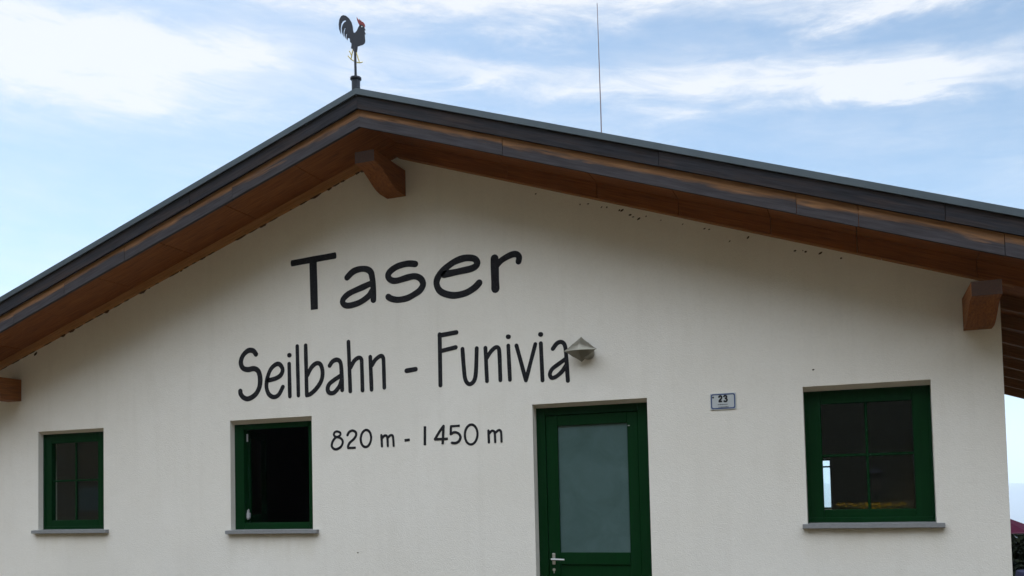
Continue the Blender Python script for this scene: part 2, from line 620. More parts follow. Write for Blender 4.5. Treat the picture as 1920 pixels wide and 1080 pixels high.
# painted letters: word, sign, strokes (points x,z in metres on the wall, width, smoothness, cap)
LETTERS = [
    ('Taser','T',[([(-2.446,3.911),(-1.926,3.935)],0.0606,0,0.4),([(-2.19,3.92),(-2.181,3.406)],0.0784,0,0)]),
    ('Taser','a',[([(-1.793,3.696),(-1.728,3.746),(-1.651,3.765),(-1.575,3.758),(-1.524,3.724),(-1.506,3.661),(-1.498,3.589),(-1.497,3.441)],0.0601,1,1),([(-1.511,3.611),(-1.626,3.577),(-1.761,3.536),(-1.828,3.495),(-1.85,3.454),(-1.821,3.418),(-1.754,3.41),(-1.647,3.432),(-1.551,3.483),(-1.512,3.532)],0.0573,1,1)]),
    ('Taser','s',[([(-1.027,3.749),(-1.115,3.762),(-1.226,3.746),(-1.307,3.704),(-1.329,3.659),(-1.294,3.617),(-1.229,3.606),(-1.118,3.624),(-1.044,3.63),(-0.993,3.614),(-0.958,3.581),(-0.948,3.534),(-0.98,3.487),(-1.033,3.456),(-1.122,3.422),(-1.224,3.415),(-1.298,3.434),(-1.331,3.455)],0.0593,1,1)]),
    ('Taser','e',[([(-0.724,3.613),(-0.555,3.627),(-0.424,3.642),(-0.374,3.674),(-0.382,3.717),(-0.43,3.742),(-0.518,3.747),(-0.624,3.718),(-0.732,3.651),(-0.791,3.583),(-0.8,3.519),(-0.763,3.454),(-0.684,3.414),(-0.596,3.399),(-0.49,3.413),(-0.402,3.454),(-0.354,3.495)],0.0616,1,1)]),
    ('Taser','r',[([(-0.192,3.709),(-0.19,3.422)],0.0763,0,1),([(-0.17,3.644),(-0.121,3.686),(-0.035,3.723),(0.024,3.728),(0.055,3.699),(0.049,3.655)],0.0546,1,1)]),
    ('Seilbahn','S',[([(-2.899,3.002),(-2.934,3.04),(-2.997,3.046),(-3.062,3.0),(-3.09,2.931),(-3.067,2.87),(-3.004,2.847),(-2.924,2.852),(-2.87,2.818),(-2.85,2.738),(-2.862,2.65),(-2.913,2.578),(-2.997,2.54),(-3.058,2.555),(-3.094,2.594),(-3.1,2.626)],0.0443,1,1)]),
    ('Seilbahn','e',[([(-2.75,2.717),(-2.661,2.731),(-2.595,2.763),(-2.572,2.82),(-2.608,2.874),(-2.659,2.875),(-2.722,2.826),(-2.763,2.732),(-2.772,2.645),(-2.744,2.573),(-2.685,2.54),(-2.623,2.561),(-2.572,2.638)],0.0381,1,1)]),
    ('Seilbahn','i',[([(-2.492,2.871),(-2.488,2.536)],0.0357,0,1),([(-2.492,2.961),(-2.484,2.96)],0.0376,0,1)]),
    ('Seilbahn','l',[([(-2.392,3.047),(-2.385,2.538)],0.0337,0,1)]),
    ('Seilbahn','b',[([(-2.291,3.046),(-2.285,2.534)],0.0354,0,1),([(-2.276,2.738),(-2.224,2.817),(-2.164,2.854),(-2.115,2.835),(-2.094,2.757),(-2.111,2.673),(-2.168,2.599),(-2.238,2.547),(-2.281,2.537)],0.0371,1,1)]),
    ('Seilbahn','a',[([(-2.011,2.819),(-1.977,2.858),(-1.928,2.873),(-1.889,2.85),(-1.875,2.776),(-1.869,2.564)],0.0366,1,1),([(-1.876,2.712),(-1.96,2.671),(-2.018,2.632),(-2.038,2.583),(-2.017,2.544),(-1.962,2.544),(-1.903,2.6),(-1.877,2.657)],0.0363,1,1)]),
    ('Seilbahn','h',[([(-1.789,3.044),(-1.776,2.545)],0.0344,0,1),([(-1.77,2.782),(-1.725,2.848),(-1.676,2.875),(-1.644,2.858),(-1.64,2.793),(-1.636,2.546)],0.0343,1,1)]),
    ('Seilbahn','n',[([(-1.543,2.874),(-1.534,2.547)],0.0339,0,1),([(-1.529,2.786),(-1.487,2.84),(-1.43,2.874),(-1.4,2.858),(-1.394,2.793),(-1.391,2.558)],0.0338,1,1)]),
    ('hyphen','-',[([(-1.143,2.708),(-1.044,2.717)],0.0435,0,1)]),
    ('Funivia','F',[([(-0.779,3.036),(-0.781,2.543)],0.0341,0,1),([(-0.78,3.026),(-0.602,3.041)],0.0358,0,1),([(-0.774,2.873),(-0.612,2.898)],0.0341,0,1)]),
    ('Funivia','u',[([(-0.542,2.876),(-0.531,2.684),(-0.517,2.578),(-0.478,2.535),(-0.431,2.561),(-0.408,2.643),(-0.394,2.871)],0.0336,1,1)]),
    ('Funivia','n',[([(-0.305,2.869),(-0.296,2.553)],0.0315,0,1),([(-0.29,2.775),(-0.252,2.828),(-0.2,2.866),(-0.17,2.851),(-0.163,2.785),(-0.16,2.553)],0.0314,1,1)]),
    ('Funivia','i',[([(-0.073,2.872),(-0.064,2.55)],0.031,0,1),([(-0.074,2.956),(-0.067,2.955)],0.036,0,1)]),
    ('Funivia','v',[([(0.009,2.867),(0.095,2.534)],0.0309,0,1),([(0.096,2.537),(0.196,2.865)],0.0306,0,1)]),
    ('Funivia','i',[([(0.25,2.869),(0.258,2.523)],0.0304,0,1),([(0.247,2.952),(0.254,2.951)],0.0353,0,1)]),
    ('Funivia','a',[([(0.365,2.808),(0.407,2.856),(0.452,2.864),(0.482,2.83),(0.492,2.737),(0.502,2.505)],0.0318,1,1),([(0.492,2.71),(0.418,2.665),(0.355,2.623),(0.331,2.578),(0.346,2.542),(0.39,2.55),(0.448,2.593),(0.487,2.644)],0.0315,1,1)]),
    ('820 m','8',[([(-1.934,2.149),(-1.902,2.137),(-1.898,2.114),(-1.926,2.096),(-1.958,2.1),(-1.973,2.121),(-1.96,2.143),(-1.934,2.149)],0.0216,2,1),([(-1.943,2.092),(-1.896,2.08),(-1.871,2.046),(-1.887,2.001),(-1.926,1.976),(-1.968,1.973),(-1.997,1.999),(-1.994,2.036),(-1.973,2.07),(-1.943,2.092)],0.0227,2,1)]),
    ('820 m','2',[([(-1.816,2.107),(-1.796,2.137),(-1.758,2.15),(-1.724,2.134),(-1.717,2.104),(-1.743,2.066),(-1.789,2.032),(-1.81,1.998),(-1.809,1.978)],0.0246,1,1),([(-1.809,1.978),(-1.726,1.978)],0.0225,0,0.3)]),
    ('820 m','0',[([(-1.548,2.062),(-1.559,2.021),(-1.582,1.991),(-1.612,1.981),(-1.641,1.993),(-1.66,2.025),(-1.665,2.067),(-1.654,2.109),(-1.63,2.139),(-1.6,2.149),(-1.572,2.136),(-1.553,2.105),(-1.548,2.062)],0.0232,2,1)]),
    ('820 m','m',[([(-1.433,2.09),(-1.428,1.98)],0.0231,0,1),([(-1.425,2.06),(-1.402,2.082),(-1.378,2.083),(-1.366,2.058),(-1.363,1.981)],0.022,1,1),([(-1.36,2.062),(-1.338,2.082),(-1.313,2.084),(-1.303,2.062),(-1.298,1.98)],0.0219,1,1)]),
    ('hyphen','-',[([(-1.176,2.028),(-1.123,2.032)],0.0248,0,0.2)]),
    ('1450 m','1',[([(-0.955,2.153),(-0.959,1.975)],0.0255,0,0.3)]),
    ('1450 m','4',[([(-0.757,2.149),(-0.807,2.089),(-0.85,2.026)],0.0242,0,1),([(-0.853,2.025),(-0.717,2.025)],0.0243,0,0.3),([(-0.757,2.151),(-0.769,1.977)],0.0242,0,0.3)]),
    ('1450 m','5',[([(-0.589,2.144),(-0.681,2.142)],0.0219,0,0.3),([(-0.678,2.142),(-0.683,2.073)],0.0221,0,1),([(-0.683,2.069),(-0.643,2.084),(-0.602,2.071),(-0.582,2.039),(-0.593,2.003),(-0.63,1.981),(-0.672,1.984)],0.0231,1,1)]),
    ('1450 m','0',[([(-0.405,2.052),(-0.414,2.012),(-0.434,1.98),(-0.461,1.963),(-0.49,1.964),(-0.515,1.983),(-0.531,2.017),(-0.535,2.058),(-0.527,2.098),(-0.507,2.13),(-0.48,2.147),(-0.451,2.146),(-0.426,2.126),(-0.409,2.093),(-0.405,2.052)],0.0217,2,1)]),
    ('1450 m','m',[([(-0.292,2.083),(-0.29,1.973)],0.0225,0,1),([(-0.286,2.055),(-0.262,2.078),(-0.241,2.078),(-0.229,2.057),(-0.226,1.974)],0.0215,1,1),([(-0.223,2.06),(-0.196,2.08),(-0.176,2.082),(-0.164,2.058),(-0.162,1.976)],0.0215,1,1)]),
]

# outlines of the rooster, metres in the plane of the sheet
ROOSTER = [(-1.492, 5.882), (-1.509, 5.932), (-1.513, 5.978), (-1.505, 6.025), (-1.486, 6.053), (-1.463, 6.059), (-1.432, 6.047), (-1.4, 6.016), (-1.375, 5.974), (-1.363, 5.931), (-1.359, 5.89), (-1.351, 5.864), (-1.335, 5.865), (-1.316, 5.881), (-1.302, 5.907), (-1.288, 5.924), (-1.275, 5.928), (-1.252, 5.917), (-1.237, 5.896), (-1.234, 5.884), (-1.221, 5.862), (-1.234, 5.87), (-1.237, 5.86), (-1.229, 5.841), (-1.224, 5.826), (-1.236, 5.829), (-1.234, 5.8), (-1.231, 5.767), (-1.237, 5.744), (-1.256, 5.732), (-1.287, 5.73), (-1.313, 5.727), (-1.317, 5.695), (-1.323, 5.672), (-1.331, 5.662), (-1.348, 5.665), (-1.356, 5.691), (-1.367, 5.712), (-1.384, 5.723), (-1.378, 5.746), (-1.378, 5.77), (-1.393, 5.783), (-1.394, 5.817), (-1.417, 5.831), (-1.425, 5.808), (-1.432, 5.833), (-1.428, 5.857), (-1.418, 5.872), (-1.436, 5.869), (-1.441, 5.848), (-1.44, 5.826), (-1.452, 5.856), (-1.454, 5.885), (-1.447, 5.914), (-1.432, 5.931), (-1.451, 5.928), (-1.461, 5.909), (-1.464, 5.874), (-1.46, 5.847), (-1.479, 5.894), (-1.481, 5.937), (-1.47, 5.968), (-1.451, 5.987), (-1.429, 5.993), (-1.446, 6.007), (-1.469, 6.003), (-1.485, 5.984), (-1.493, 5.94)]
COMB = [(-1.317, 6.012), (-1.305, 5.992), (-1.293, 5.971), (-1.289, 5.989), (-1.281, 5.966), (-1.272, 5.971), (-1.264, 5.955), (-1.247, 5.947), (-1.234, 5.928), (-1.229, 5.907), (-1.237, 5.896), (-1.252, 5.917), (-1.275, 5.928), (-1.288, 5.924), (-1.301, 5.949), (-1.312, 5.979)]
LEGS1 = [(-1.362, 5.711), (-1.374, 5.67), (-1.386, 5.621)]
LEGS2 = [(-1.418, 5.656), (-1.389, 5.62), (-1.356, 5.595)]
LEGS3 = [(-1.402, 5.7), (-1.383, 5.66)]
LEGS4 = [(-1.329, 5.674), (-1.309, 5.609), (-1.294, 5.568)]
LEGS5 = [(-1.326, 5.576), (-1.294, 5.567), (-1.262, 5.569)]

# ------------------------------------------------------------------ dimensions (metres)
XR, SL, OV = -1.207, 0.342, 0.75          # ridge x, roof slope, overhang in front of the wall
ZF1, ZM, ZF2 = 4.877, 5.0355, 5.211       # fascia bottom, middle and roof top, all at the ridge
XA, XB = -6.75, 4.045                     # outer faces of the side walls
YB = 7.60                                 # outer face of the rear wall
EAVE = 6.95                               # half width of the roof
GZ = -0.15                                # ground
TH = 0.32                                 # wall thickness


def zr(x, z0):
    return z0 - SL * abs(x - XR)


def slab(mb, x0, x1, y0, y1, a0, a1, seed=None):
    """a board lying in the roof slope; a0, a1 are heights at the ridge"""
    s = random.uniform(0, 40) if seed is None else seed
    vs, gr = [], []
    for x in (x0, x1):
        for y in (y0, y1):
            for a in (a0, a1):
                vs.append((x, y, zr(x, a)))
                gr.append((x + s, y + s * 0.37, a - a0))
    mb.add(vs, [(0, 1, 3, 2), (4, 6, 7, 5), (0, 4, 5, 1), (2, 3, 7, 6), (0, 2, 6, 4), (1, 5, 7, 3)], gr)


# ------------------------------------------------------------------ terrain
def sstep(a, b, x):
    t = max(0.0, min(1.0, (x - a) / (b - a)))
    return t * t * (3 - 2 * t)


def ground_h(x, y):
    r = math.hypot(x, y)
    h = GZ - 0.03
    # the mountainside behind the photographer, steepened to cut low sky off the wall
    if y < -15:
        d = -15 - y
        h += 200 * (1 - math.exp(-d / 270)) * sstep(0, 9, d)
        h += 5 * sstep(10, 80, d) * noise.noise(Vector((x * 0.02, y * 0.02, 0.0)))
    # unseen side slopes, added to keep low sky light off the wall
    dx = abs(x) - 17
    if dx > 0 and y < 5:
        h += 0.65 * dx * sstep(0, 8, dx) * sstep(5, -9, y) / (1 + dx / 120)
    # the drop to the valley and the far side of it
    if y > 8.5:
        d = y - 8.5
        h -= min(0.42 * d, 2.2) + 0.30 * max(0, d - 9) * (1 / (1 + max(0, d - 9) / 2400))
        far = sstep(3200, 8200, r)
        ridge = 600 + 70 * noise.noise(Vector((x * 0.00042, y * 0.00042, 1.3))) + 25 * noise.noise(Vector((x * 0.0016, y * 0.0016, 5.1)))
        h += far * ridge * 0.92
    return h


NA, rads = 168, [0.0]
rr = 1.5
while rr < 13500:
    rads.append(rr)
    rr *= 1.095
    rr += 0.35
vs, fs = [(0, 0, ground_h(0, 0))], []
for r in rads[1:]:
    for k in range(NA):
        a = 2 * math.pi * k / NA
        x, y = r * math.cos(a), r * math.sin(a)
        vs.append((x, y, ground_h(x, y)))
for k in range(NA):
    fs.append((0, 1 + k, 1 + (k + 1) % NA))
for i in range(len(rads) - 2):
    o0, o1 = 1 + i * NA, 1 + (i + 1) * NA
    for k in range(NA):
        fs.append((o0 + k, o1 + k, o1 + (k + 1) % NA, o0 + (k + 1) % NA))
terrain = link('terrain', vs, fs, 'meadow', smooth=True)
tag(terrain, 'grassy mountainside, raised to block low sky light, and far valley around the station', None, None, 'structure')

yard = MB()
N = 40
pts = []
for k in range(N):
    a = 2 * math.pi * k / N
    q = 1 + 0.10 * noise.noise(Vector((math.cos(a) * 2, math.sin(a) * 2, 0)))
    pts.append((15 * math.cos(a) * q, -4.0 + 9.5 * math.sin(a) * q))
yard.add([(x, y, GZ) for x, y in pts] + [(x * 1.02, y, GZ - 0.12) for x, y in pts],
         [tuple(range(N))] + [(i, i + N, (i + 1) % N + N, (i + 1) % N) for i in range(N)])
tag(yard.build('gravel_yard', 'gravel'), 'dark brown gravel yard in front of the station', None, None, 'structure')

# ------------------------------------------------------------------ the station
ST = empty('cable_car_station', ((XA + XB) / 2, 3.8, GZ))
ST.matrix_world = Matrix.Translation(((XA + XB) / 2, 3.8, GZ))
tag(ST, 'white plastered cable car station with green windows and brown gabled timber roof', 'building')
OFF = Matrix.Translation((-(XA + XB) / 2, -3.8, -GZ))


def adopt(o, parent=None):
    """make o a part of the station (or of one of its parts), keeping its place"""
    parent = parent or ST
    o.parent = parent
    if parent is ST:
        o.matrix_parent_inverse = OFF
    return o


# openings in the front wall: x0, x1, z0, z1, depth of the frame, z of the lintel at the frame
OPEN = {
    'a': (-5.921, -4.950, 1.160, 2.324, 0.070, 2.292),
    'b': (-3.236, -2.232, 1.145, 2.321, 0.075, 2.280),
    'c': (0.151, 1.229, GZ - 0.05, 2.306, 0.100, 2.276),
    'e': (2.549, 3.527, 1.145, 2.321, 0.100, 2.287),
}
wall = MB()
xs = sorted({XA, XB, XR} | {v for o in OPEN.values() for v in o[:2]})
zs = sorted({GZ - 0.3, 2.6} | {v for o in OPEN.values() for v in o[2:4]})
for x0, x1 in zip(xs[:-1], xs[1:]):
    # fine columns so that the wall can be a hair uneven
    k = max(1, int((x1 - x0) / 0.5))
    cols = [x0 + (x1 - x0) * i / k for i in range(k + 1)]
    hole = [o for o in OPEN.values() if o[0] <= x0 + 1e-6 and x1 <= o[1] + 1e-6]
    for c0, c1 in zip(cols[:-1], cols[1:]):
        rows = zs + ['top']
        for a, b in zip(rows[:-1], rows[1:]):
            if b != 'top' and any(o[2] <= a + 1e-6 and b <= o[3] + 1e-6 for o in hole):
                continue
            t0 = zr(c0, ZF2 - 0.1) if b == 'top' else b
            t1 = zr(c1, ZF2 - 0.1) if b == 'top' else b
            wall.add([(c0, 0, a), (c1, 0, a), (c1, 0, t1), (c0, 0, t0)], [(0, 1, 2, 3)])
for (x0, x1, z0, z1, d, zf) in OPEN.values():
    wall.add([(x0, 0, z0), (x0, 0, z1), (x0, d, zf), (x0, d, z0)], [(0, 3, 2, 1)])
    wall.add([(x1, 0, z0), (x1, 0, z1), (x1, d, zf), (x1, d, z0)], [(0, 1, 2, 3)])
    wall.add([(x0, 0, z1), (x1, 0, z1), (x1, d, zf), (x0, d, zf)], [(0, 3, 2, 1)])
    wall.add([(x0, 0, z0), (x1, 0, z0), (x1, d, z0), (x0, d, z0)], [(0, 1, 2, 3)])
    # the rebate the frame sits in, and the inner reveal
    e = 0.06
    X0, X1, Z0, Z1 = x0 - e, x1 + e, z0 - e, z1 + e
    wall.add([(x0, d, z0), (x1, d, z0), (x1, d, zf), (x0, d, zf), (X0, d, Z0), (X1, d, Z0), (X1, d, Z1), (X0, d, Z1),
              (X0, TH, Z0), (X1, TH, Z0), (X1, TH, Z1), (X0, TH, Z1)],
             [(0, 1, 5, 4), (1, 2, 6, 5), (2, 3, 7, 6), (3, 0, 4, 7), (4, 5, 9, 8), (5, 6, 10, 9), (6, 7, 11, 10), (7, 4, 8, 11)])
front = link('front_wall', wall.v, wall.f, 'plaster')
adopt(front)

# inner leaf of the front wall
inner = MB()
IO = [(o[0] - 0.06, o[1] + 0.06, o[2] - 0.06, o[3] + 0.06) for o in OPEN.values()]
xs = sorted({XA + TH, XB - TH} | {v for o in IO for v in o[:2]})
for x0, x1 in zip(xs[:-1], xs[1:]):
    hole = [o for o in IO if o[0] <= x0 + 1e-6 and x1 <= o[1] + 1e-6]
    segs = [(-0.10, 3.0)] if not hole else [(-0.10, max(-0.10, hole[0][2])), (hole[0][3], 3.0)]
    for a, b in segs:
        if b - a > 0.01:
            inner.add([(x0, TH, a), (x1, TH, a), (x1, TH, b), (x0, TH, b)], [(0, 3, 2, 1)])
adopt(inner.build('inner_wall', 'interior_wall'))

# side walls and rear wall, the rear one with a narrow window
for nm, x0, x1 in (('side_wall', XB - TH, XB), ('side_wall', XA, XA + TH)):
    w = MB()
    xo = x1 if x1 == XB else x0
    zt = zr(xo, ZF2 - 0.1)
    w.box(x0, x1, 0.004, YB, GZ - 3.0, zt)
    adopt(w.build(nm, 'plaster'))
RW = (2.16, 2.511, 1.115, 1.915)
w = MB()
for (x0, x1, z0, z1) in ((XA + 0.01, RW[0], GZ - 3.0, 4.6), (RW[1], XB - 0.01, GZ - 3.0, 2.9), (RW[0], RW[1], GZ - 3.0, RW[2]), (RW[0], RW[1], RW[3], 3.4)):
    if z1 > 4:
        w.add([(x0, y, z) for y in (YB - 0.3, YB) for (x0, z) in ((XA + .01, GZ - 3.0), (RW[0], GZ - 3.0), (RW[0], zr(RW[0], ZF2 - .1)), (XR, ZF2 - .1), (XA + .01, zr(XA, ZF2 - .1)))],
              [(0, 1, 2, 3, 4), (9, 8, 7, 6, 5), (0, 5, 6, 1), (1, 6, 7, 2), (2, 7, 8, 3), (3, 8, 9, 4), (4, 9, 5, 0)])
    else:
        w.box(x0, x1, YB - 0.3, YB, z0, z1)
adopt(w.build('rear_wall', 'plaster'))
w = MB()
for (x0, x1, z0, z1) in ((RW[0], RW[0] + .035, RW[2], RW[3]), (RW[1] - .012, RW[1], RW[2], RW[3]), (RW[0], RW[1], RW[2], RW[2] + .03), (RW[0], RW[1], RW[3] - .03, RW[3])):
    w.box(x0, x1, YB - 0.2, YB - 0.14, z0, z1)
rw = adopt(w.build('rear_window', 'green_paint'))
w = MB()
w.box(RW[0] + .03, RW[1] - .01, YB - .175, YB - .170, RW[2] + .02, RW[3] - .02)
adopt(w.build('pane', 'rear_glass'), rw)
w = MB()
w.box(RW[0] + .03, RW[1] - .01, YB - .195, YB - .15, 1.775, 1.800)
adopt(w.build('glazing_bar', 'green_paint'), rw)
w = MB()
w.box(XA + TH, XB - TH, TH, YB - 0.3, -0.25, -0.10)
adopt(w.build('floor_slab', 'interior_floor'))
w = MB()
w.box(XA + TH, XB - TH, TH, YB - 0.3, 2.95, 3.02)
adopt(w.build('ceiling_panel', 'interior_wall'))
# inner linings
w = MB()
w.box(XA + TH + 0.004, XA + TH + 0.02, TH + .01, YB - .31, -.1, 2.95)
adopt(w.build('wall_lining', 'interior_wall'))
w = MB()
w.box(XB - TH - 0.02, XB - TH - 0.004, TH + .01, YB - .31, -.1, 2.95)
adopt(w.build('wall_lining', 'interior_wall'))

# ------------------------------------------------------------------ roof
for sg in (-1, 1):
    x1 = XR + sg * EAVE
    mb = MB()
    slab(mb, XR, x1, -OV - 0.01, YB + 0.55, ZF2 - 0.040, ZF2)
    rf = adopt(mb.build('roof_sheet', 'roof_metal'))
    # standing seams
    mb = MB()
    for i in range(14):
        y = -OV + 0.35 + i * 0.6
        slab(mb, XR + sg * 0.12, x1, y, y + 0.022, ZF2, ZF2 + 0.03)
    o = adopt(mb.build('standing_seam', 'roof_metal'), rf)
    mb = MB()
    slab(mb, XR, XR + sg * (EAVE - 0.05), -OV + 0.06, YB + 0.45, ZF2 - 0.094, ZF2 - 0.044)
    adopt(mb.build('roof_deck', 'soffit_wood', grain=True))
    # metal drip edge
    mb = MB()
    n = 5
    for i in range(n):
        a, b = XR + sg * EAVE * i / n, XR + sg * (EAVE * (i + 1) / n + (0.012 if i < n - 1 else 0))
        slab(mb, a, b, -OV - 0.030 - 0.0015 * (i % 2), -OV - 0.012, ZF2 - 0.050, ZF2 + 0.006)
    adopt(mb.build('drip_edge', 'roof_metal'))
    # eave board along the gutter side
    mb = MB()
    slab(mb, x1, x1 - sg * 0.03, -OV + 0.02, YB + 0.5, ZF1 + 0.06, ZF2 - 0.05)
    adopt(mb.build('eave_board', 'fascia_upper', grain=True))


def boards(name, matname, cuts, y0, y1, a0, a1, gap=0.004, jit=0.0):
    for c0, c1 in zip(cuts[:-1], cuts[1:]):
        mb = MB()
        j = random.uniform(-jit, jit)
        dz = random.uniform(-jit, jit) * 0.6
        s = 1 if c1 > c0 else -1
        g0 = gap if c0 != XR else 0.0015
        slab(mb, c0 + s * g0 / 2, c1 - s * gap / 2, y0 + j, y1 + j, a0 + dz, a1 + dz)
        adopt(mb.build(name, matname, grain=True))


right_low = [XR, 0.192, 2.593, 3.034, 3.997, XR + EAVE]
left_low = [XR, -2.62, -3.949, -4.751, -5.461, -6.7, XR - EAVE]
right_up = [XR, 1.55, 3.62, XR + EAVE]
left_up = [XR, -3.1, -5.75, XR - EAVE]
for cuts in (right_low, left_low):
    boards('lower_fascia_board', 'fascia_lower', cuts, -OV + 0.022, -OV + 0.055, ZF1, ZM + 0.015, jit=0.003)
for cuts in (right_up, left_up):
    boards('upper_fascia_board', 'fascia_upper', cuts, -OV - 0.010, -OV + 0.018, ZM, ZF2 - 0.046, jit=0.0025)
# soffit panels of the front overhang
right_sf = [XR, -0.024, 0.838, 1.569, 2.341, 3.018, 3.888, 4.75, XR + EAVE - 0.04]
left_sf = [XR] + [XR - 0.82 * i for i in range(1, 8)] + [XR - EAVE + 0.04]
SOF = ZF1 + 0.10
for cuts in (right_sf, left_sf):
    boards('soffit_panel', 'soffit_wood', cuts, -OV + 0.058, -0.03, SOF, SOF + 0.03, gap=0.007, jit=0.003)
boards('wall_trim', 'trim_wood', right_sf, -0.048, 0.25, 4.836, SOF + 0.02, gap=0.005, jit=0.003)
mbd = [XR + 0.03, 1.1, 3.2, XB + 0.1]
boards('trim_bead', 'bead_wood', mbd, -0.052, -0.002, 4.824, 4.835)
boards('wall_trim', 'trim_wood', [XR, -1.40], -0.046, 0.25, 4.836, SOF + 0.02, gap=0.003)
boards('wall_trim', 'trim_wood_light', [-1.40, -3.0, -5.05, XR - EAVE + 0.04], -0.034, 0.25, 4.893, SOF + 0.02, gap=0.005, jit=0.002)

# rafters under the side eaves
for sg, xw in ((1, XB), (-1, XA)):
    for y in (0.50, 1.62, 2.50, 3.36, 4.22, 5.08, 5.93, 6.84, 7.80):
        mb = MB()
        slab(mb, xw - sg * 0.2, XR + sg * (EAVE - 0.04), y - 0.05, y + 0.05, SOF, SOF + 0.135)
        adopt(mb.build('rafter', 'rafter_wood', grain=True))


def purlin(x0, x1, z0, z1, out):
    """a beam coming out of the wall, its end carved to an S below"""
    prof = [(0.3, z0), (-0.10, z0)]
    h = z1 - z0
    L = out - 0.10
    for i in range(1, 10):
        t = i / 9
        y = -0.10 - L * t
        # convex belly near the wall, hollow towards the tip
        z = z0 + h * 0.58 * (0.5 - 0.5 * math.cos(math.pi * t)) + h * 0.02 * math.sin(math.pi * 2 * t) * -1
        prof.append((y, z))
    prof += [(-out, z1), (0.3, z1)]
    n = len(prof)
    mb = MB()
    s = random.uniform(0, 30)
    vs, gr = [], []
    for x in (x0, x1):
        for (y, z) in prof:
            vs.append((x, y, z))
            gr.append((y + s, x - x0 + s, z - z0))
    fs = [tuple(range(n)), tuple(range(2 * n - 1, n - 1, -1))]
    for i in range(n):
        j = (i + 1) % n
        fs.append((i, i + n, j + n, j))
    mb.add(vs, fs, gr)
    o = adopt(mb.build('purlin', 'purlin_wood', grain=True))
    o.data.materials.append(MATS['shaded_end_grain'])  # front faces carry the overhang's shade in their colour
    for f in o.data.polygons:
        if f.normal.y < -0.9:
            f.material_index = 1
    return o


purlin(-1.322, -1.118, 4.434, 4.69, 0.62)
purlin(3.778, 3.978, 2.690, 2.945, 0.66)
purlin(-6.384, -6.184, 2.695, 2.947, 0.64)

# ragged sealant and nest remains under the left trim
mb = MB()
x = XR - 0.35
random.seed(21)
while x > XA + 0.1:
    w_ = random.uniform(0.05, 0.16)
    dp = random.choice((0.004, 0.008, 0.012, 0.024)) * random.uniform(0.6, 1.2)
    top = zr(x, 4.900)
    n = 5
    lo = []
    for i in range(n + 1):
        xx = x - w_ * i / n
        dd = dp * math.sin(math.pi * i / n) ** 0.5 * random.uniform(0.6, 1.1)
        lo.append((xx, zr(xx, 4.896) - dd))
    poly = [(x, zr(x, 4.899))] + lo + [(x - w_, zr(x - w_, 4.899))]
    mb.plate(poly, -0.012 - random.uniform(0, 0.012), 0.003)
    x -= w_ + random.choice((0, 0.01, 0.05, 0.12))
o = adopt(mb.build('sealant_bead', 'sealant'))
o['kind'] = 'stuff'

# ------------------------------------------------------------------ painted lettering and specks on the front wall
for word, ch, strokes in LETTERS:
    mb = MB()
    for i, (pts, w_, sm, cap) in enumerate(strokes):
        stroke(mb, pts, w_ * (1.24 if word in ('Seilbahn', 'Funivia') else 1.08), sm, cap, -0.0022 - 0.0005 * i, 0.0015, 0.10)
    nm = 'hyphen' if ch == '-' else ('digit' if ch.isdigit() else 'letter')
    o = adopt(mb.build(nm, 'letter_paint'), front)
    if ch != '-':
        o['label'] = 'black painted %s %s of %s on the wall' % (nm, ch, word)
    else:
        o['label'] = 'black painted hyphen between %s' % ('the two words' if strokes[0][0][0][1] > 2.4 else 'the two heights')

SPECKS = [(0.235, 4.272), (0.661, 4.115), (0.738, 4.111), (0.863, 4.063), (0.912, 4.056), (1.028, 4.014), (1.052, 4.01),
          (1.125, 3.959), (1.152, 3.937), (1.202, 3.914), (1.269, 3.927), (1.401, 3.875), (1.593, 3.816), (1.781, 3.753),
          (1.821, 3.742), (1.992, 3.617), (2.147, 3.631), (2.528, 3.473), (2.591, 3.467), (2.613, 3.455), (2.73, 3.43),
          (2.639, 2.46), (-1.718, 0.938), (2.891, 3.369), (-4.295, 3.84), (-4.394, 3.81), (-3.857, 3.99), (-5.489, 3.44), (-5.963, 3.235)]
random.seed(5)
bm = bmesh.new()
bmesh.ops.create_icosphere(bm, subdivisions=1, radius=1)
for v in bm.verts:
    v.co *= random.uniform(0.7, 1.2)
me = bpy.data.meshes.new('mud_speck')
bm.to_mesh(me)
bm.free()
me.materials.append(MATS['mud'])
for i, (x, z) in enumerate(SPECKS):
    o = bpy.data.objects.new('mud_speck', me)
    COL.objects.link(o)
    s = random.uniform(0.005, 0.010) * (2.0 if x < -3 else 1)
    o.location = (x, -0.001, z)
    o.scale = (s * random.uniform(0.9, 1.9), 0.006, s)
    o.rotation_euler = (0, random.uniform(-0.8, 0.3), 0)
    adopt(o, front)


# ------------------------------------------------------------------ windows
def rect_frame(mb, x0, x1, z0, z1, y0, y1, wl, wr, wb, wt_, bev=0.004):
    mb.box(x0, x0 + wl, y0, y1, z0, z1, bev)
    mb.box(x1 - wr, x1, y0, y1, z0, z1, bev)
    mb.box(x0 + wl + .0005, x1 - wr - .0005, y0 + .0008, y1, z0, z0 + wb, bev)
    mb.box(x0 + wl + .0005, x1 - wr - .0005, y0 + .0008, y1, z1 - wt_, z1, bev)


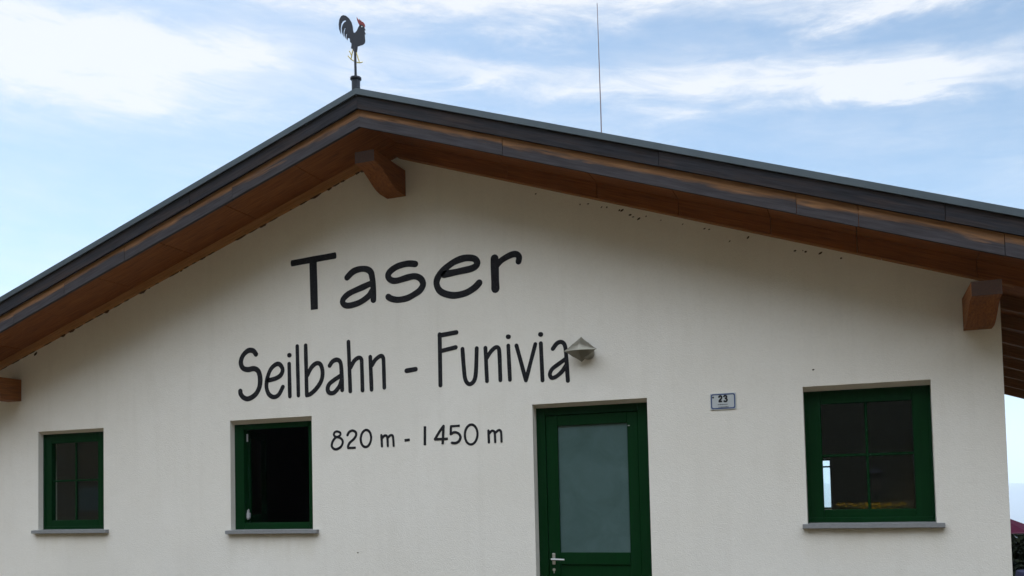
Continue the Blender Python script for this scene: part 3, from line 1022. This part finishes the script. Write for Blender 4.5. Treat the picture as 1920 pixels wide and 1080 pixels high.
def sill(win, x0, x1, zt, d):
    mb = MB()
    bm = bmesh.new()
    prof = [(-0.048, zt - 0.004), (-0.050, zt - 0.036), (-0.035, zt - 0.040), (0.0, zt - 0.040), (d + .02, zt - 0.040), (d + .02, zt + 0.004)]
    n = len(prof)
    vs, fs = [], []
    for k in range(13):
        x = x0 + (x1 - x0) * k / 12
        e = 0.003 * noise.noise(Vector((x * 6, zt, 0.3)))
        vs += [(x, y + e, z + e * 0.6) for (y, z) in prof]
    for k in range(12):
        for i in range(n):
            j = (i + 1) % n
            fs.append((k * n + i, k * n + j, (k + 1) * n + j, (k + 1) * n + i))
    fs += [tuple(range(n)), tuple(12 * n + i for i in range(n))]
    mb.add(vs, fs)
    bm.free()
    return adopt(mb.build('window_sill', 'stone_sill'), win)


def casement(x0, x1, z0, z1, d, gx0, gx1, gz0, gz1, label):
    """fixed frame, closed sash with crossed glazing bars, pane"""
    mb = MB()
    f = 0.050
    rect_frame(mb, x0, x1, z0, z1, d + .003, d + .070, f, f, f, f)
    win = adopt(mb.build('window', 'green_paint'))
    win['label'] = label
    mb = MB()
    rect_frame(mb, x0 + f - .012, x1 - f + .012, z0 + f - .012, z1 - f + .012, d + .014, d + .078,
               gx0 - x0 - f + .012, x1 - f + .012 - gx1, gz0 - z0 - f + .012, z1 - f + .012 - gz1)
    adopt(mb.build('sash', 'green_paint'), win)
    mb = MB()
    mb.box(gx0 - .01, gx1 + .01, d + .050, d + .056, gz0 - .01, gz1 + .01)
    adopt(mb.build('pane', 'window_glass'), win)
    cx, cz = (gx0 + gx1) / 2, gz0 + (gz1 - gz0) * 0.51
    b = 0.0105
    mb = MB()
    mb.box(cx - b, cx + b, d + .034, d + .0495, gz0, gz1, .003)
    adopt(mb.build('glazing_bar', 'green_paint'), win)
    for a0, a1 in ((gx0, cx - b), (cx + b, gx1)):
        mb = MB()
        mb.box(a0, a1, d + .036, d + .0495, cz - b, cz + b, .003)
        adopt(mb.build('glazing_bar', 'green_paint'), win)
    return win


wa = casement(-5.945, -4.975, 1.178, 2.330, 0.070, -5.810, -5.118, 1.297, 2.185, 'small green window nearest the left end of the wall')
sill(wa, -5.977, -4.879, 1.190, 0.070)
we = casement(2.520, 3.560, 1.178, 2.330, 0.100, 2.680, 3.388, 1.292, 2.176, 'green window right of the house number sign')
sill(we, 2.512, 3.584, 1.182, 0.100)

# the open window in the middle
d = 0.075
mb = MB()
rect_frame(mb, -3.250, -2.215, 1.168, 2.330, d + .003, d + .070, 0.125, 0.11, 0.075, 0.107)
wb = adopt(mb.build('window', 'green_paint'))
wb['label'] = 'green window with its sash swung open into the dark room'
sill(wb, -3.273, -2.163, 1.170, d)
mb = MB()
rect_frame(mb, 0, 0.80, 0, 0.985, 0, 0.06, .075, .075, .075, .075)
sash = mb.build('sash', 'green_paint', wb)
PIV = Matrix.Translation((-3.118, d + 0.10, 1.240)) @ Matrix.Rotation(R(113), 4, 'Z')
sash.matrix_local = PIV
mb = MB()
mb.box(.07, .73, .028, .034, .07, .915)
o = mb.build('pane', 'window_glass', wb)
o.matrix_local = PIV
mb = MB()
mb.tube([(-3.113, d + .055, 1.275), (-3.113, d + .055, 1.375)], 0.014, 8)
mb.box(-3.124, -3.090, d + .035, d + .068, 1.285, 1.345, .004)
mb.tube([(-3.105, d + .05, 1.34), (-3.098, d + .04, 1.385)], 0.006, 6)
adopt(mb.build('hinge', 'hinge_metal'), wb)
mb = MB()
mb.tube([(-3.116, d + .055, 2.10), (-3.116, d + .055, 2.18)], 0.008, 8)
adopt(mb.build('hinge', 'hinge_metal'), wb)

# ------------------------------------------------------------------ door
d = 0.100
mb = MB()
rect_frame(mb, 0.125, 1.250, GZ, 2.330, d + .003, d + .080, 0.112, 0.135, 0.02, 0.125)
door = adopt(mb.build('door', 'green_paint'))
door['label'] = 'green door with a frosted glass panel'
mb = MB()
L0, L1, LT = 0.240, 1.112, 2.203
gx0, gx1, gz0, gz1 = 0.351, 1.013, 0.934, 2.103
mb.box(L0, gx0, d + .016, d + .07, GZ + .02, LT, .004)
mb.box(gx1, L1, d + .016, d + .07, GZ + .02, LT, .004)
mb.box(gx0 + .0005, gx1 - .0005, d + .0168, d + .07, gz1, LT, .004)
mb.box(gx0 + .0005, gx1 - .0005, d + .0168, d + .07, 0.822, gz0, .004)
mb.box(gx0 + .0005, gx1 - .0005, d + .0168, d + .07, GZ + .02, 0.12, .004)
adopt(mb.build('door_leaf', 'green_paint'), door)
mb = MB()
mb.box(gx0 - .005, gx1 + .005, d + .030, d + .06, 0.115, 0.826, .002)
adopt(mb.build('door_panel', 'green_paint'), door)
mb = MB()
mb.box(gx0 - .008, gx1 + .008, d + .036, d + .048, gz0 - .008, gz1 + .008)
adopt(mb.build('pane', 'frosted_glass'), door)
mb = MB()
mb.box(0.272, 0.302, d + .008, d + .017, 0.822, 0.928, .004)
mb.tube([(0.286, d + .012, 0.874), (0.286, d - .040, 0.874)], 0.011, 10)
mb.tube([(0.279, d - .040, 0.874), (0.31, d - .041, 0.874), (0.405, d - .036, 0.870)], [0.011, 0.0105, 0.0095], 10)
adopt(mb.build('door_handle', 'brushed_steel'), door)
mb = MB()
mb.tube([(0.287, d + .018, 0.775), (0.287, d + .010, 0.775)], 0.014, 12)
mb.box(0.282, 0.292, d + .009, d + .017, 0.742, 0.772, .002)
adopt(mb.build('keyhole', 'brushed_steel'), door)
mb = MB()
mb.box(1.022, 1.040, d + .009, d + .017, 2.074, 2.080, .001)
adopt(mb.build('door_latch', 'hinge_metal'), door)


# ------------------------------------------------------------------ wall lamp
lamp = empty('wall_lamp', (0.66, 0, 2.77))
tag(lamp, 'grey metal wall lamp with a folded diamond shade above the door', 'lamp')
LO = Vector((0.66, 0, 2.77))
mb = MB()
# a square sheet folded across the middle: left and right tips drawn out, upper half bulging, lower half flat
NU, NV = 16, 8
L_, R_, T_, B_ = Vector((-.158, -.105, -.010)), Vector((.150, -.105, -.008)), Vector((-.006, -.055, .118)), Vector((-.004, -.060, -.112))
vs, fs = [], []


def shade_point(u, v):
    # u from left tip to right tip, v from -1 (lower edge) to 1 (upper edge)
    a = L_.lerp(R_, u)
    fold = a + Vector((0, -0.055 * (1 - abs(2 * u - 1) ** 1.3), -0.004))
    tip = T_ if v > 0 else B_
    k = 1 - abs(2 * u - 1)
    edge = L_.lerp(tip, min(1, 2 * u)) if u <= 0.5 else tip.lerp(R_, 2 * u - 1)
    edge = edge + (Vector((0, 0, -0.005 if v > 0 else 0.004)) * math.sin(math.pi * (1 - abs(4 * min(u, 1 - u) - 1))) if 0 < u < 1 else Vector())
    t = abs(v)
    p_ = fold.lerp(edge, t)
    if v > 0:
        p_ += Vector((0, -0.016 * math.sin(math.pi * t) * k, 0.004 * math.sin(math.pi * t)))
    return p_


for j in range(-NV, NV + 1):
    for i in range(NU + 1):
        vs.append(shade_point(i / NU, j / NV))
w_ = NU + 1
for j in range(2 * NV):
    for i in range(NU):
        fs.append((j * w_ + i, j * w_ + i + 1, (j + 1) * w_ + i + 1, (j + 1) * w_ + i))
mb.add(vs, fs)
shade = mb.build('lamp_shade', 'lamp_metal', lamp)
md = shade.modifiers.new('solid', 'SOLIDIFY')
md.thickness = 0.003
mb = MB()
mb.tube([(0.045, -0.001, -0.03), (0.045, -0.03, -0.03), (0.040, -0.085, -0.026)], [0.058, 0.058, 0.050], 20)
mb.build('lamp_mount', 'lamp_metal', lamp)

# ------------------------------------------------------------------ house number
sg_ = empty('house_number_sign', (1.8925, 0, 2.2375))
tag(sg_, 'small white house number sign reading 23 with blue border', 'sign')
mb = MB()
W2, H2 = 0.1085, 0.0705


def rrect(w, h, r, n=5):
    res = []
    for cx, cz, a0 in ((w - r, h - r, 0), (-w + r, h - r, 90), (-w + r, -h + r, 180), (w - r, -h + r, 270)):
        for k in range(n + 1):
            a = R(a0 + 90 * k / n)
            res.append((cx + r * math.cos(a), cz + r * math.sin(a)))
    return res


mb.plate(rrect(W2, H2, 0.004), -0.008, 0.002)
mb.build('plate', 'sign_white', sg_)
mb = MB()
a, b = rrect(W2 - .006, H2 - .006, 0.016), rrect(W2 - .0155, H2 - .0155, 0.012)
n = len(a)
vs = [(x, y, z) for y in (-.0096, -.007) for (x, z) in a + b]
fs = []
for i in range(n):
    j = (i + 1) % n
    fs += [(i, j, n + j, n + i), (i, 2 * n + i, 2 * n + j, j), (n + i, n + j, 3 * n + j, 3 * n + i)]
mb.add(vs, fs)
mb.build('border', 'sign_blue', sg_)


def sgl(px, py):
    # marks measured on the plate, 740 units wide and 480 high
    return ((px - 553) / 740 * 0.217, (497 - py) / 480 * 0.145)


for dg, S in (('2', [[(432, 385), (455, 352), (490, 345), (515, 372), (505, 415), (460, 465), (438, 500)], [(432, 503), (522, 497)]]),
              ('3', [[(575, 372), (600, 345), (640, 348), (658, 378), (640, 412), (612, 420)], [(612, 422), (650, 432), (668, 465), (645, 502), (605, 505), (578, 482)]])):
    mb = MB()
    for i, q in enumerate(S):
        stroke(mb, [sgl(*p_) for p_ in q], 0.0150, 1 if len(q) > 2 else 0, .3, -.0092 - .0004 * i, -.007, 0)
    o = mb.build('digit', 'sign_black', sg_)
mb = MB()
random.seed(3)
for y0_, x0_, x1_ in ((588, 398, 690), (660, 415, 705)):
    x = x0_
    while x < x1_ - 12:
        ww = random.uniform(10, 20)
        hh = random.choice((18, 18, 26))
        p0, p1 = sgl(x, y0_ - hh / 2), sgl(x + ww, y0_ + hh / 2)
        mb.box(p0[0], p1[0], -.0090, -.007, p1[1], p0[1])
        x += ww + random.uniform(4, 9)
mb.build('small_print', 'sign_black', sg_)
mb = MB()
c_ = sgl(268, 377)
mb.plate([(c_[0] + .0085 * math.cos(2 * math.pi * k / 14) * (1 if k % 2 else .86), c_[1] + .0085 * math.sin(2 * math.pi * k / 14)) for k in range(14)], -.0092, -.007)
mb.build('emblem', 'sign_black', sg_)

# ------------------------------------------------------------------ weathercock on the ridge
WY = -0.55
wc = empty('weathercock', (-1.338, WY, ZF2))
tag(wc, 'black sheet metal rooster weathercock with red comb on the roof ridge', 'weathercock')


def wloc(o):
    o.parent = wc
    o.matrix_parent_inverse = Matrix.Translation((1.338, -WY, -ZF2))
    return o


mb = MB()
mb.plate(ROOSTER, WY - .004, WY + .004)
wloc(mb.build('rooster', 'black_iron'))
mb = MB()
mb.plate(COMB, WY - .006, WY + .003)
wloc(mb.build('comb', 'comb_red'))
mb = MB()
mb.plate([(-1.261 + .0055 * math.cos(2 * math.pi * k / 10), 5.906 + .0055 * math.sin(2 * math.pi * k / 10)) for k in range(10)], WY - .0065, WY + .0065)
wloc(mb.build('eye', 'eye_white'))
for L in ([LEGS1, LEGS2, LEGS3], [LEGS4, LEGS5]):
    mb = MB()
    for q in L:
        mb.tube([(x, WY, z) for x, z in q], 0.0052, 6)
    wloc(mb.build('leg', 'leg_yellow'))
mb = MB()
mb.tube([(-1.342, WY, 5.74), (-1.341, WY, 5.676), (-1.339, WY, 5.40)], [0.007, 0.0115, 0.0125], 10)
wloc(mb.build('pole', 'black_iron'))
mb = MB()
mb.tube([(-1.338, WY, 5.17), (-1.338, WY, 5.414)], 0.040, 20)
mb.tube([(-1.338, WY, 5.414), (-1.338, WY, 5.430)], 0.053, 20)
wloc(mb.build('socket', 'black_iron'))

mb = MB()
mb.box(-1.285, -1.262, WY - .02, WY + .02, 5.20, 5.245, .006)
mb.box(-1.250, -1.222, WY - .015, WY + .02, 5.19, 5.228, .006)
mb.tube([(-1.30, WY, 5.225), (-1.235, WY + .01, 5.215)], .008, 6)
wloc(mb.build('bracket', 'black_iron'))

# lightning rod
rod = MB()
rod.tube([(0.484, 1.5, 4.58), (0.484, 1.5, 5.6), (0.476, 1.5, 6.79)], [0.008, 0.0065, 0.004], 8)
rod.tube([(0.484, 1.5, 4.60), (0.484, 1.5, 4.68)], [0.03, 0.02], 10)
tag(rod.build('lightning_rod', 'rod_metal'), 'thin lightning rod standing on the right slope of the roof', 'lightning rod')

# ------------------------------------------------------------------ beyond the right corner
gz = ground_h(5.2, 12)
par = empty('parasol', (5.0, 12.0, gz))
tag(par, 'magenta parasol with a pale hem beyond the right corner', 'parasol')
mb = MB()
RZ, AP, RAD = 0.53 - gz, 1.00 - gz, 1.15
NS = 8
ring0, ring1, vs, fs = [], [], [(0, 0, AP)], []
NR = 6
for k in range(NS * 2):
    a = math.pi * k / NS
    q = 1.0 if k % 2 == 0 else 0.95
    for j in range(1, NR + 1):
        t = j / NR
        vs.append((RAD * t * q * math.cos(a), RAD * t * q * math.sin(a), AP - (AP - RZ) * (t ** 1.1) - (0.02 * math.sin(math.pi * t) if k % 2 else 0)))
for k in range(NS * 2):
    b0, b1 = 1 + k * NR, 1 + ((k + 1) % (NS * 2)) * NR
    fs.append((0, b0, b1))
    for j in range(NR - 1):
        fs.append((b0 + j, b0 + j + 1, b1 + j + 1, b1 + j))
mb.add(vs, fs)
cp = mb.build('canopy', 'canvas_magenta', par)
md = cp.modifiers.new('solid', 'SOLIDIFY')
md.thickness = 0.006
mb = MB()
hem = []
for k in range(NS * 2 + 1):
    a = math.pi * k / NS
    q = 1.005 if k % 2 == 0 else 0.955
    hem.append((RAD * q * math.cos(a), RAD * q * math.sin(a), RZ))
mb.tube(hem, 0.011, 6, cap=False)
mb.build('hem', 'canvas_hem', par)
mb = MB()
mb.tube([(0, 0, 0), (0, 0, AP + .05)], 0.022, 8)
mb.build('pole', 'bark', par)
for k in range(NS):
    a = 2 * math.pi * k / NS
    mb = MB()
    mb.tube([(0.02 * math.cos(a), 0.02 * math.sin(a), AP - .05), (RAD * .97 * math.cos(a), RAD * .97 * math.sin(a), RZ - .012)], 0.008, 5)
    mb.build('rib', 'bark', par)

gt = ground_h(6.2, 11.2)
tb = empty('garden_table', (6.05, 11.2, gt))
tag(tb, 'blue-grey covered table under the magenta parasol', 'table')
mb = MB()
nn_ = 32
top = -0.17 - gt
vs = [(0, 0, top)]
for k in range(nn_):
    a = 2 * math.pi * k / nn_
    vs.append((0.48 * math.cos(a), 0.48 * math.sin(a), top))
for k in range(nn_):
    a = 2 * math.pi * k / nn_
    q = 0.54 + 0.03 * math.sin(a * 7)
    vs.append((q * math.cos(a), q * math.sin(a), top - 0.4))
fs = [(0, 1 + k, 1 + (k + 1) % nn_) for k in range(nn_)] + [(1 + k, 1 + nn_ + k, 1 + nn_ + (k + 1) % nn_, 1 + (k + 1) % nn_) for k in range(nn_)]
mb.add(vs, fs)
mb.build('table_cloth', 'table_cloth', tb)
mb = MB()
mb.tube([(0, 0, 0), (0, 0, top - .01)], 0.04, 8)
mb.tube([(0, 0, 0), (0, 0, 0.03)], 0.28, 16)
mb.build('leg', 'black_iron', tb)


def leafy(name, label, x, y, rx, ry, h, n, seed, leafm='leaf_dark', cat='shrub', size=0.07):
    random.seed(seed)
    g0 = ground_h(x, y)
    e = empty(name, (x, y, g0))
    tag(e, label, cat)
    st = MB()
    for i in range(6):
        a = random.uniform(0, 6.28)
        st.tube([(0, 0, -0.1), (rx * .3 * math.cos(a), ry * .3 * math.sin(a), h * .5), (rx * .6 * math.cos(a), ry * .6 * math.sin(a), h * .85)], [0.04, 0.025, 0.008], 5)
    st.build('stem', 'bark', e)
    lv = MB()
    for i in range(n):
        while True:
            p_ = Vector((random.uniform(-1, 1), random.uniform(-1, 1), random.uniform(-1, 1)))
            if 0.35 < p_.length < 1 + 0.18 * noise.noise(p_ * 2.3 + Vector((seed, 0, 0))):
                break
        c_ = Vector((p_.x * rx, p_.y * ry, h * 0.52 + p_.z * h * 0.48))
        u_ = Vector((random.gauss(0, 1), random.gauss(0, 1), random.gauss(0, 1))).normalized()
        v_ = u_.orthogonal().normalized()
        s = size * random.uniform(0.6, 1.3)
        lv.add([c_ - u_ * s, c_ + v_ * s * .45, c_ + u_ * s, c_ - v_ * s * .45], [(0, 1, 2, 3)])
    o = link('foliage', lv.v, lv.f, leafm, e)
    return e


leafy('hedge_shrub', 'dark green shrub behind the magenta parasol', 6.2, 14.4, 1.6, 1.1, 2.75, 16000, 11, size=0.10)

# ------------------------------------------------------------------ behind the photographer (they show in the window glass)
g2 = ground_h(3.2, -13.2)
ft = empty('flower_trough', (3.15, -13.2, g2))
tag(ft, 'raised stone trough of yellow flowers reflected in the right window', 'planter')
mb = MB()
mb.box(-.75, .75, -.2, .2, 0, .95 - g2 - .1, .01)
mb.build('trough', 'stone_sill', ft)
random.seed(31)
lv, pe = MB(), MB()
for i in range(260):
    c_ = Vector((random.uniform(-.72, .72), random.uniform(-.2, .2), .85 - g2 + random.uniform(0, .14)))
    u_ = Vector((random.gauss(0, 1), random.gauss(0, 1), random.gauss(0, .6))).normalized()
    v_ = u_.orthogonal().normalized()
    lv.add([c_ - u_ * .06, c_ + v_ * .02, c_ + u_ * .06, c_ - v_ * .02], [(0, 1, 2, 3)])
for i in range(55):
    c_ = Vector((random.uniform(-.72, .72), random.uniform(-.2, .22), .96 - g2 + random.uniform(-.02, .13)))
    for k in range(5):
        a = 2 * math.pi * k / 5 + i
        d_ = Vector((math.cos(a), .5, math.sin(a))).normalized() * .035
        e_ = Vector((-math.sin(a), 0, math.cos(a))) * .014
        pe.add([c_, c_ + d_ * .6 + e_, c_ + d_, c_ + d_ * .6 - e_], [(0, 1, 2, 3)])
o = link('leaves', lv.v, lv.f, 'leaf_green', ft)
o = link('blossoms', pe.v, pe.f, 'petal_yellow', ft)
g3 = ground_h(3.25, -14.0)
lp = empty('lantern_post', (3.25, -14.0, g3))
tag(lp, 'dark garden lantern on a post reflected in the right window', 'lantern')
mb = MB()
mb.tube([(0, 0, 0), (0, 0, 1.32 - g3)], .035, 8)
mb.build('post', 'black_iron', lp)
mb = MB()
zb = 1.32 - g3
for sx in (-1, 1):
    for sy in (-1, 1):
        mb.box(sx * .13 - .012, sx * .13 + .012, sy * .13 - .012, sy * .13 + .012, zb, zb + .42)
mb.box(-.15, .15, -.15, .15, zb - .02, zb)
mb.add([(-.18, -.18, zb + .42), (.18, -.18, zb + .42), (.18, .18, zb + .42), (-.18, .18, zb + .42), (0, 0, zb + .58)], [(0, 1, 2, 3), (0, 1, 4), (1, 2, 4), (2, 3, 4), (3, 0, 4)])
mb.build('lantern_frame', 'black_iron', lp)
mb = MB()
mb.box(-.115, .115, -.115, .115, zb + .002, zb + .418)
mb.build('lantern_pane', 'lantern_glass', lp)
g4 = ground_h(-15.2, -10)
ib = empty('information_board', (-15.3, -10.0, g4))
tag(ib, 'pale information board on two posts reflected in the leftmost window', 'board')
ib.rotation_euler = (0, 0, R(-60))
mb = MB()
mb.box(-.46, .46, -.02, .02, 1.28 - g4, 1.86 - g4, .005)
mb.build('panel', 'board_grey', ib)
for sx in (-.5, .5):
    mb = MB()
    mb.box(sx - .04, sx + .04, -.07, -.022, 0, 2.05 - g4, .005)
    mb.build('post', 'bark', ib)

# ------------------------------------------------------------------ haze in the valley air
hz = MB()
hz.box(-15000, 15000, -15000, 15000, -1400, 420)
mt = bpy.data.materials.new('haze_air')
mt.use_nodes = True
nt = mt.node_tree
for n in list(nt.nodes):
    if n.type != 'OUTPUT_MATERIAL':
        nt.nodes.remove(n)
pv = nt.nodes.new('ShaderNodeVolumePrincipled')
pv.inputs['Color'].default_value = (0.70, 0.84, 1.0, 1)
pv.inputs['Density'].default_value = 0.00020
pv.inputs['Anisotropy'].default_value = 0.1
nt.links.new(pv.outputs[0], nt.nodes['Material Output'].inputs['Volume'])
MATS['haze_air'] = mt
hz_o = hz.build('haze', 'haze_air')
tag(hz_o, 'thin bluish haze filling the valley air', None, None, 'stuff')
